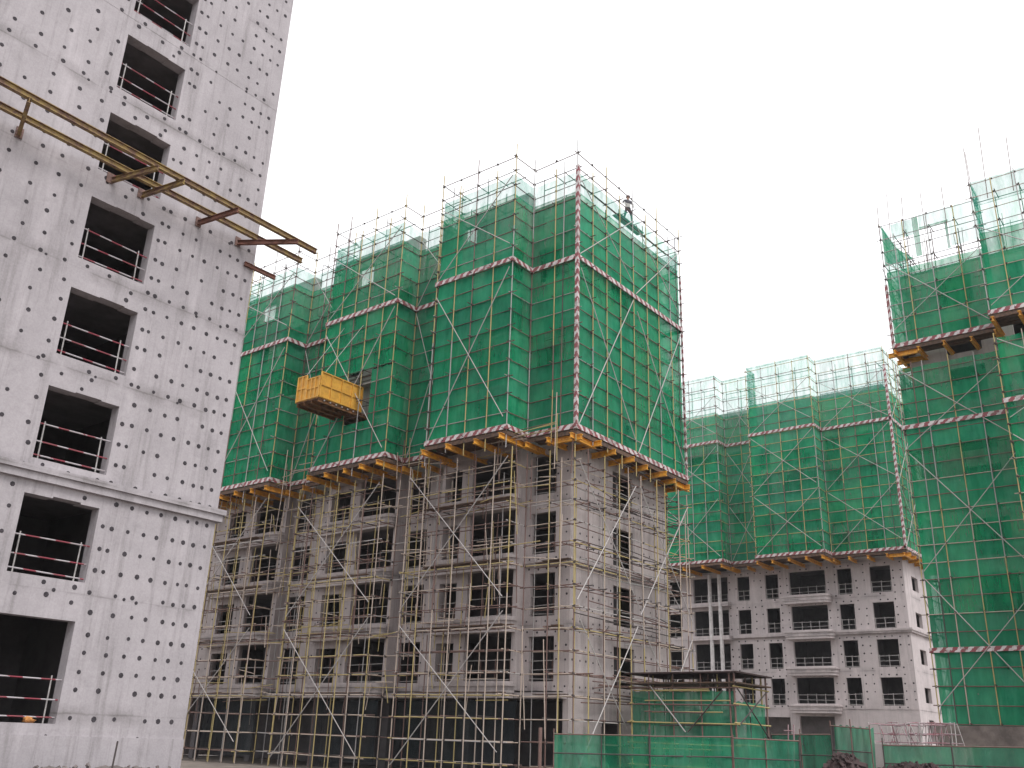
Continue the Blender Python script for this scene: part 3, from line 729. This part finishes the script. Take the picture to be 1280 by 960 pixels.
SD.run(pathD, 23.7, 31.9, inD, .9, 1.25, .8, ('grey', 'pink', 'grey', 'yellow'), ('rust', 'pink', 'grey'), (23.75, 31.9), 'net', .0, (23.7,), ((23.9, 29.2),), skip=skipD, thin=28.6)
for y in (13.6, 13.0, 12.2, 11.0, 9.8, 8.2, 8.0, 7.2, 5.9):
    x = 52.5 if y > 8.1 else 50.7; z = R.uniform(33.2, 34.4) if y > 8.3 else R.uniform(34.0, 35.4)
    SD.pole('upright_pole', (x, y+.05, 30.6), (x+R.uniform(-.1, .1), y+R.uniform(-.1, .1), z), 'rust', .019, 2.)
d_, i_ = Vector((0, -1, 0)), Vector((1, 0, 0))
for (ya, w, za, h) in ((11.75, .32, 29.2, 2.7), (11.4, 1.6, 31.0, .9), (11.4, 1.6, 30.85, .22), (10.0, .16, 29.2, 1.8), (9.8, 1.7, 29.3, 2.6), (13.0, 1.3, 30.7, 1.1)):
    net_piece(SD, (52.62, ya, za), d_, i_, w, h, 'net' if w < .4 or h < .3 else 'backlit_net')
b = MB(); b.v += [(52.6, 13.6, 29.1), (52.6, 11.9, 29.1), (52.6, 13.5, 31.8), (52.63, 12.9, 30.2)]; b.f += [(0, 1, 3), (0, 3, 2)]; b.mi += [0, 0]; b.build('safety_net', M['net'], SD.root)
SD.deck(pathD, inD, 23.68, [.8, 1.3, .6, 1.9], 1.3)
SD.corner_post(52.5, 13.65, 23.7, 27.8, .075)
SD.finish()
SD2 = Scaffold('netted_scaffold', 'tall lower green netted scaffold standing on a low block wall, beneath another tier', (52.5, 9, 3.1), 'green netted scaffolds')
def skipD2(si, u, z): return False
SD2.run(pathD, 3.1, 22.6, inD, .9, 1.35, .8, ('yellow', 'grey', 'yellow', 'pink'), ('rust', 'pink', 'rust'), (3.1, 22.3), 'net', .0, (6.6, 18.7), ((3.3, 10.2), (10.4, 17.2), (17.4, 22.2)), skip=skipD2)
SD2.finish()
w = MB()
w.box(52.2, 53.9, -6, 13.9, 0, 3.05); tag(w.build('block_wall', M['brownwall']), 'low brown weathered wall under the tall green scaffold', 'wall')

# ------------------------------------------------------------------ canopy shed
S = thing('site_canopy', 'flat-roofed protective canopy of rusty poles and green net beside the block', 'canopy', (40, 20, 0))
sx0, sx1, sy0, sy1, sz = 38.0, 41.2, 17.9, 22.9, 4.6
b = MB(); b.box(sx0-.25, sx1+.2, sy0-.25, sy1+.2, sz, sz+.06); b.build('roof_deck', M['blackheap'], S)
b = MB(); b.box(sx0-.2, sx1+.15, sy0-.2, sy1+.15, sz-.42, sz-.36); b.build('lower_roof_deck', M['plank'], S)
R = random.Random(12)
for y in (sy0, sy0+.22, sy0+1.55, sy0+2.9, sy0+4.1, sy1):
    for x in (sx0, sx1):
        link('post', pole_mesh(R.choice(('yellow', 'rust'))), S, pole_matrix((x, y, 0), (x, y, sz-.01), .045 if y < sy0+.3 else .035))
for z in (.8, 1.7, 2.55, 3.3, 4.0):
    link('ledger_pole', pole_mesh(R.choice(('yellow', 'rust', 'yellow'))), S, pole_matrix((sx0-.04, sy0-.2, z), (sx0-.04, sy1+.2, z+.03), .03))
    for y in (sy0, sy1): link('ledger_pole', pole_mesh('yellow'), S, pole_matrix((sx0-.2, y-.04, z+.06), (sx1+.2, y-.04, z+.04), .03))
for (p, q) in (((sx0-.09, sy0+4.0, 4.1), (sx0-.09, sy0+2.3, 2.2)), ((sx0-.09, sy0+.5, 3.9), (sx0-.09, sy0+2.2, 2.2)), ((sx0+.1, sy0-.08, 2.5), (sx1-.1, sy0-.08, 4.0)), ((sx0+.1, sy0-.08, 4.0), (sx1, sy0-.08, 2.0))):
    link('diagonal_brace', pole_mesh('grey' if p[1] > sy0+3 else 'dark'), S, pole_matrix(p, q, .03))
for q in range(14):
    x, y = R.uniform(sx0+.3, sx1-.2), R.uniform(sy0+.2, sy1-.2)
    link('post', pole_mesh(R.choice(('yellow', 'rust', 'dark'))), S, pole_matrix((x, y, 0), (x+R.uniform(-.1, .1), y+R.uniform(-.1, .1), sz-.01), .03))
for q in range(7):
    z = R.uniform(1.2, 4.1); link('ledger_pole', pole_mesh(R.choice(('rust', 'yellow', 'dark'))), S, pole_matrix((sx0-.02+R.uniform(-.06, .0), sy0+R.uniform(-.2, 1.5), z), (sx0-.02, sy1-R.uniform(-.2, 1.5), z+R.uniform(-.1, .1)), .026))
for i in range(3):
    for j in range(2):
        mm = Matrix(((0, .07, 0, sx0+.08), (5.0/3, 0, 0, sy0+i*5/3), (0, 0, 1.95, .05+1.9*j), (0, 0, 0, 1))); link('net_panel', net_mesh('net_fence', (i+j*3) % 7), S, mm)
for i in range(2):
    for j in range(2):
        mm = Matrix(((1.6, 0, 0, sx0+1.6*i), (0, .07, 0, sy0+.08), (0, 0, 1.75, .05+1.7*j), (0, 0, 0, 1))); link('net_panel', net_mesh('net_fence', (i+j*2+3) % 7), S, mm)

# ------------------------------------------------------------------ green net fences
def fence(label, pts, posts_dx=2.2, rails=2, above=.0):
    T = thing('net_fence', label, 'fence', (*pts[0][:2], 0), 'green net site fences')
    R = random.Random(len(label))
    for i in range(len(pts)-1):
        a = Vector(pts[i]); e = Vector(pts[i+1]); ah, eh = a.z, e.z; a.z = e.z = 0; L = (e-a).length; d = (e-a)/L; k = max(1, round(L/posts_dx)); nrm = Vector((d.y, -d.x, 0))
        if nrm.dot(-a) < 0: nrm = -nrm
        for j in range(k+1):
            u = j/k; p = a.lerp(e, u); h = ah+(eh-ah)*u
            link('post', pole_mesh(R.choice(('dark', 'rust', 'dark'))), T, pole_matrix(p+nrm*.05, p+nrm*.05+Vector((R.uniform(-.03, .03), R.uniform(-.03, .03), h+R.uniform(.02, .3)+above)), .028))
            if j < k:
                h1 = ah+(eh-ah)*(j+1)/k; mm = Matrix.Identity(4)
                for x in range(3): mm[x][0] = d[x]*L/k; mm[x][1] = -nrm[x]*.2; mm[x][3] = p[x]
                mm[2][0] = h1-h; mm[2][2] = h; mm[2][3] = .02
                link('net_panel', net_mesh('net_fence', R.randrange(7)), T, mm)
        for q in range(rails):
            t = 1-.02-.36*q
            link('rail', pole_mesh('rust' if q == 0 else 'dark'), T, pole_matrix(a+nrm*.1+Vector((0, 0, ah*t)), e+nrm*.1+Vector((0, 0, eh*t+.02)), .026))
    return T
fence('long green net fence in front of the canopy and the block corner', [(32.5, 23.2, 1.96), (34.5, 20.0, 2.0), (36.5, 17.45, 2.06)])
fence('short green net fence running on past the canopy corner post', [(36.5, 17.4, 2.04), (38.5, 15.5, 2.0)], 1.3)
fence('green net fence under a yellow top rail by the pale block', [(42.5, 18.3, 2.3), (42.5, 15.6, 2.35)], 1.3)
fence('raised square panel of green net above the dark heap', [(43, 15.75, 2.75), (43, 14.05, 2.62)], .8)
fence('low green net fence in front of the brown wall', [(44, 13.9, 2.0), (44, 5.5, 2.1)], 2.6)
tag(link('marker_post', pole_mesh('rust', 8), None, pole_matrix((32.3, 23.75, 0), (32.3, 23.75, 2.15), .075)), 'dark red thick post at the end of the long net fence', 'post')

# barricades piled behind the low fence
R = random.Random(77)
P = MB(); P.box(46.0, 49.5, 11.6, 15.0, 0, 2.02); tag(P.build('concrete_podium', M['concB']), 'low concrete podium carrying the red and white barricades', 'podium')
for i in range(13):
    y = 11.9+i*.24; x = 46.6+R.uniform(0, .8); ang = R.uniform(-1.1, 1.1)+math.pi/2; tilt = R.uniform(-.7, .7)
    T = thing('pipe_barricade', 'red and white pipe barricade in the tangled pile on the podium', 'barricade', (x, y, 2.03), 'red and white barricades piled together')
    Lb = R.uniform(.9, 1.4); d = Vector((math.cos(ang), math.sin(ang), 0)); uq = Vector((tilt*d.y, -tilt*d.x, 1)).normalized(); o = Vector((x, y, 2.03))
    for h in (.12, .5, .95): link('rail', pole_mesh('stripe_rail'), T, Matrix.Translation(-o) @ pole_matrix(o-d*Lb/2+uq*h, o+d*Lb/2+uq*h, .022))
    for e in (-.5, 0, .5): link('post', pole_mesh('white' if e else 'stripe_rail'), T, Matrix.Translation(-o) @ pole_matrix(o+d*Lb*e*.96, o+d*Lb*e*.96+uq*1.0, .022))
    for ch in T.children: ch.matrix_parent_inverse = Matrix.Identity(4)
T = thing('pipe_barricade', 'single leaning red and white barricade beside the canopy corner', 'barricade', (40.5, 16.6, 1.9), 'red and white barricades piled together')
o = Vector((40.5, 16.6, 1.9))
for e in (0, .25): link('post', pole_mesh('stripe_rail'), T, pole_matrix(o+Vector((0, e, -1.9)), o+Vector((.1, e-.12, .75)), .03))
for h in (.1, .5): link('rail', pole_mesh('stripe_rail'), T, pole_matrix(o+Vector((.02, .3, h)), o+Vector((.02, -.1, h)), .025))

# heaps
def heap(name, mat, label, cat, cx, cy, rx, ry, h, n, seed, sz=.16, lng=1.):
    R = random.Random(seed); b = MB(); g = 22
    for j in range(g+1):
        for i in range(g+1):
            u, v = i/g*2-1, j/g*2-1; q = max(0, 1-u*u-v*v)
            b.v.append((cx+u*rx, cy+v*ry, h*q**.6*(.7+.5*R.random())-.05))
    for j in range(g):
        for i in range(g):
            k = j*(g+1)+i; b.f.append((k, k+1, k+g+2, k+g+1)); b.mi.append(0)
    for _ in range(n):
        u, v = R.uniform(-.9, .9), R.uniform(-.9, .9); q = 1-u*u-v*v
        if q <= .02: continue
        s = sz*R.uniform(.4, 1.2); a = Vector((R.gauss(0, 1), R.gauss(0, 1), R.gauss(0, 1))).normalized(); c2 = a.orthogonal().normalized(); d2 = a.cross(c2)
        b.obox((cx+u*rx, cy+v*ry, h*q**.6*R.uniform(.8, 1.1)), a*s*.7*lng, c2*s*.5, d2*s*.35/lng**.5)
    return tag(stuff(b.build(name, mat)), label, cat)
heap('dark_heap', M['blackheap'], 'dark brown heap of sheeting and scrap below the raised net panel', 'heap', 41.2, 14.6, 1.2, 1.1, 1.42, 260, 4, .2, 1.7)
heap('low_heap', M['blackheap'], 'low flat dark heap of scrap in front of the low net fence', 'heap', 41.6, 12.0, 1.2, 2.0, 1.15, 320, 14, .2, 1.7)
heap('rubble_heap', M['rubble'], 'grey rubble bank along the foot of the bare concrete tower', 'rubble', 13.2, 22.9, 4.8, .9, .66, 260, 6, .09)
tag(link('steel_stake', pole_mesh('dark'), None, pole_matrix((13.25, 22.6, .3), (13.3, 22.62, 1.28), .022)), 'thin dark stake standing in the rubble at the tower foot', 'stake')
# bag in the large ground floor opening
b = MB(); bm_r = random.Random(2)
for j in range(7):
    for i in range(10):
        th = math.pi*j/6; ph = 2*math.pi*i/10; k = 1+.4*bm_r.uniform(-1, 1)
        b.v.append((11.72+.14*k*math.sin(th)*math.cos(ph), YA+.12+.1*k*math.sin(th)*math.sin(ph), 1.69+.07*k*math.cos(th)))
for j in range(6):
    for i in range(10): b.f.append((j*10+i, j*10+(i+1) % 10, (j+1)*10+(i+1) % 10, (j+1)*10+i)); b.mi.append(0)
tag(b.build('cloth_bag', simple('orange_cloth', (.55, .24, .07), .3, .9, 12), None, True), 'crumpled orange bag lying on the sill of the large ground opening', 'bag')

# ------------------------------------------------------------------ worker on the scaffold top
def worker(o):
    J = {'pel': (0, 0, .92), 'chest': (.02, 0, 1.28), 'neck': (.03, 0, 1.45), 'headb': (.04, 0, 1.52), 'head': (.05, 0, 1.64), 'top': (.05, 0, 1.72),
         'shL': (.02, .19, 1.4), 'elL': (.05, .34, 1.16), 'waL': (.16, .25, .98), 'shR': (.02, -.19, 1.4), 'elR': (.06, -.36, 1.2), 'waR': (.2, -.24, 1.08),
         'hiL': (0, .1, .88), 'knL': (.06, .2, .48), 'anL': (.0, .27, .08), 'toL': (.15, .3, .03), 'hiR': (0, -.1, .88), 'knR': (.08, -.2, .48), 'anR': (.02, -.3, .08), 'toR': (.17, -.33, .03)}
    Rr = dict(pel=.15, chest=.17, neck=.06, headb=.08, head=.105, top=.08, shL=.075, elL=.05, waL=.036, shR=.075, elR=.05, waR=.036, hiL=.1, knL=.07, anL=.05, toL=.04, hiR=.1, knR=.07, anR=.05, toR=.04)
    E = [('pel', 'chest'), ('chest', 'neck'), ('neck', 'headb'), ('headb', 'head'), ('head', 'top'), ('chest', 'shL'), ('shL', 'elL'), ('elL', 'waL'), ('chest', 'shR'), ('shR', 'elR'), ('elR', 'waR'), ('pel', 'hiL'), ('hiL', 'knL'), ('knL', 'anL'), ('anL', 'toL'), ('pel', 'hiR'), ('hiR', 'knR'), ('knR', 'anR'), ('anR', 'toR')]
    ks = list(J); verts = [J[k] for k in ks]; edges = [(ks.index(a), ks.index(c)) for a, c in E]
    for side, wr in ((1, 'waL'), (-1, 'waR')):           # palm and five fingers
        base = Vector(J[wr]); n0 = len(verts); verts.append(tuple(base+Vector((.07, -.02*side, -.03)))); edges.append((ks.index(wr), n0)); Rr[n0] = .03
        for f in range(5):
            n1 = len(verts); q = base+Vector((.13 if f else .08, (-.05+.022*f)*side, -.05-.01*f)); verts.append(tuple(q)); edges.append((n0, n1)); Rr[n1] = .01
            verts.append(tuple(q+Vector((.035, 0, -.03)))); edges.append((n1, n1+1)); Rr[n1+1] = .008
    me = bpy.data.meshes.new('person'); me.from_pydata([(x, y, z) for x, y, z in verts], edges, [])
    p = bpy.data.objects.new('person', me); col.objects.link(p)
    p.modifiers.new('skin', 'SKIN')
    for i, sv in enumerate(me.skin_vertices[0].data):
        r = Rr[ks[i]] if i < len(ks) else Rr[i]; sv.radius = (r, r)
    me.skin_vertices[0].data[0].use_root = True
    sb = p.modifiers.new('sub', 'SUBSURF'); sb.levels = sb.render_levels = 1
    mt, t = nt('worker_clothes'); tc = N(t, 'ShaderNodeTexCoord'); sep = N(t, 'ShaderNodeSeparateXYZ'); t.links.new(tc.outputs['Object'], sep.inputs[0])
    def gt(z): return math_(t, 'GREATER_THAN', sep.outputs['Z'], z)
    c_ = mixc(t, gt(.95), (.05, .05, .06), (.50, .50, .48)); c_ = mixc(t, gt(1.18), c_, (.06, .06, .075)); c_ = mixc(t, gt(1.46), c_, (.42, .26, .2)); out_principled(t, c_, .8)
    me.materials.append(mt); p.location = o; p.rotation_euler.z = math.radians(-120)
    tag(p, 'worker in dark jacket standing on top of the netted scaffold', 'person')
    h = MB()
    for j in range(5):
        for i in range(12):
            th = math.pi/2*j/4; ph = 2*math.pi*i/12; h.v.append((.05+.14*math.sin(th)*math.cos(ph), .125*math.sin(th)*math.sin(ph), 1.64+.135*math.cos(th)))
    for j in range(4):
        for i in range(12): h.f.append((j*12+i, j*12+(i+1) % 12, j*12+12+(i+1) % 12, j*12+12+i)); h.mi.append(0)
    hh = h.build('helmet', simple('helmet_plastic', (.12, .08, .09), .1, .4, 3), None, True); hh.parent = p
worker((39.9, 23.9, 29.42))
M['pale_board'] = simple('pale_board', (.38, .34, .31), .25, .85, 4)
for y in (23.72, 23.98):
    b = MB(); b.box(38.7, 41.4, y, y+.22, 29.37, 29.41); b.build('walk_board', M['pale_board'], SB.root)
for ob in list(bpy.data.objects):
    if '_loc' in ob: del ob['_loc']

# ------------------------------------------------------------------ air
b = MB(); b.box(-870, 950, -885, 935, -1.2, 41)
mt, t = nt('haze_air'); pv = N(t, 'ShaderNodeVolumePrincipled'); ov = N(t, 'ShaderNodeOutputMaterial')
pv.inputs['Color'].default_value = (.93, .93, .96, 1); pv.inputs['Density'].default_value = .00028; t.links.new(pv.outputs[0], ov.inputs['Volume'])
stuff(b.build('haze', mt))
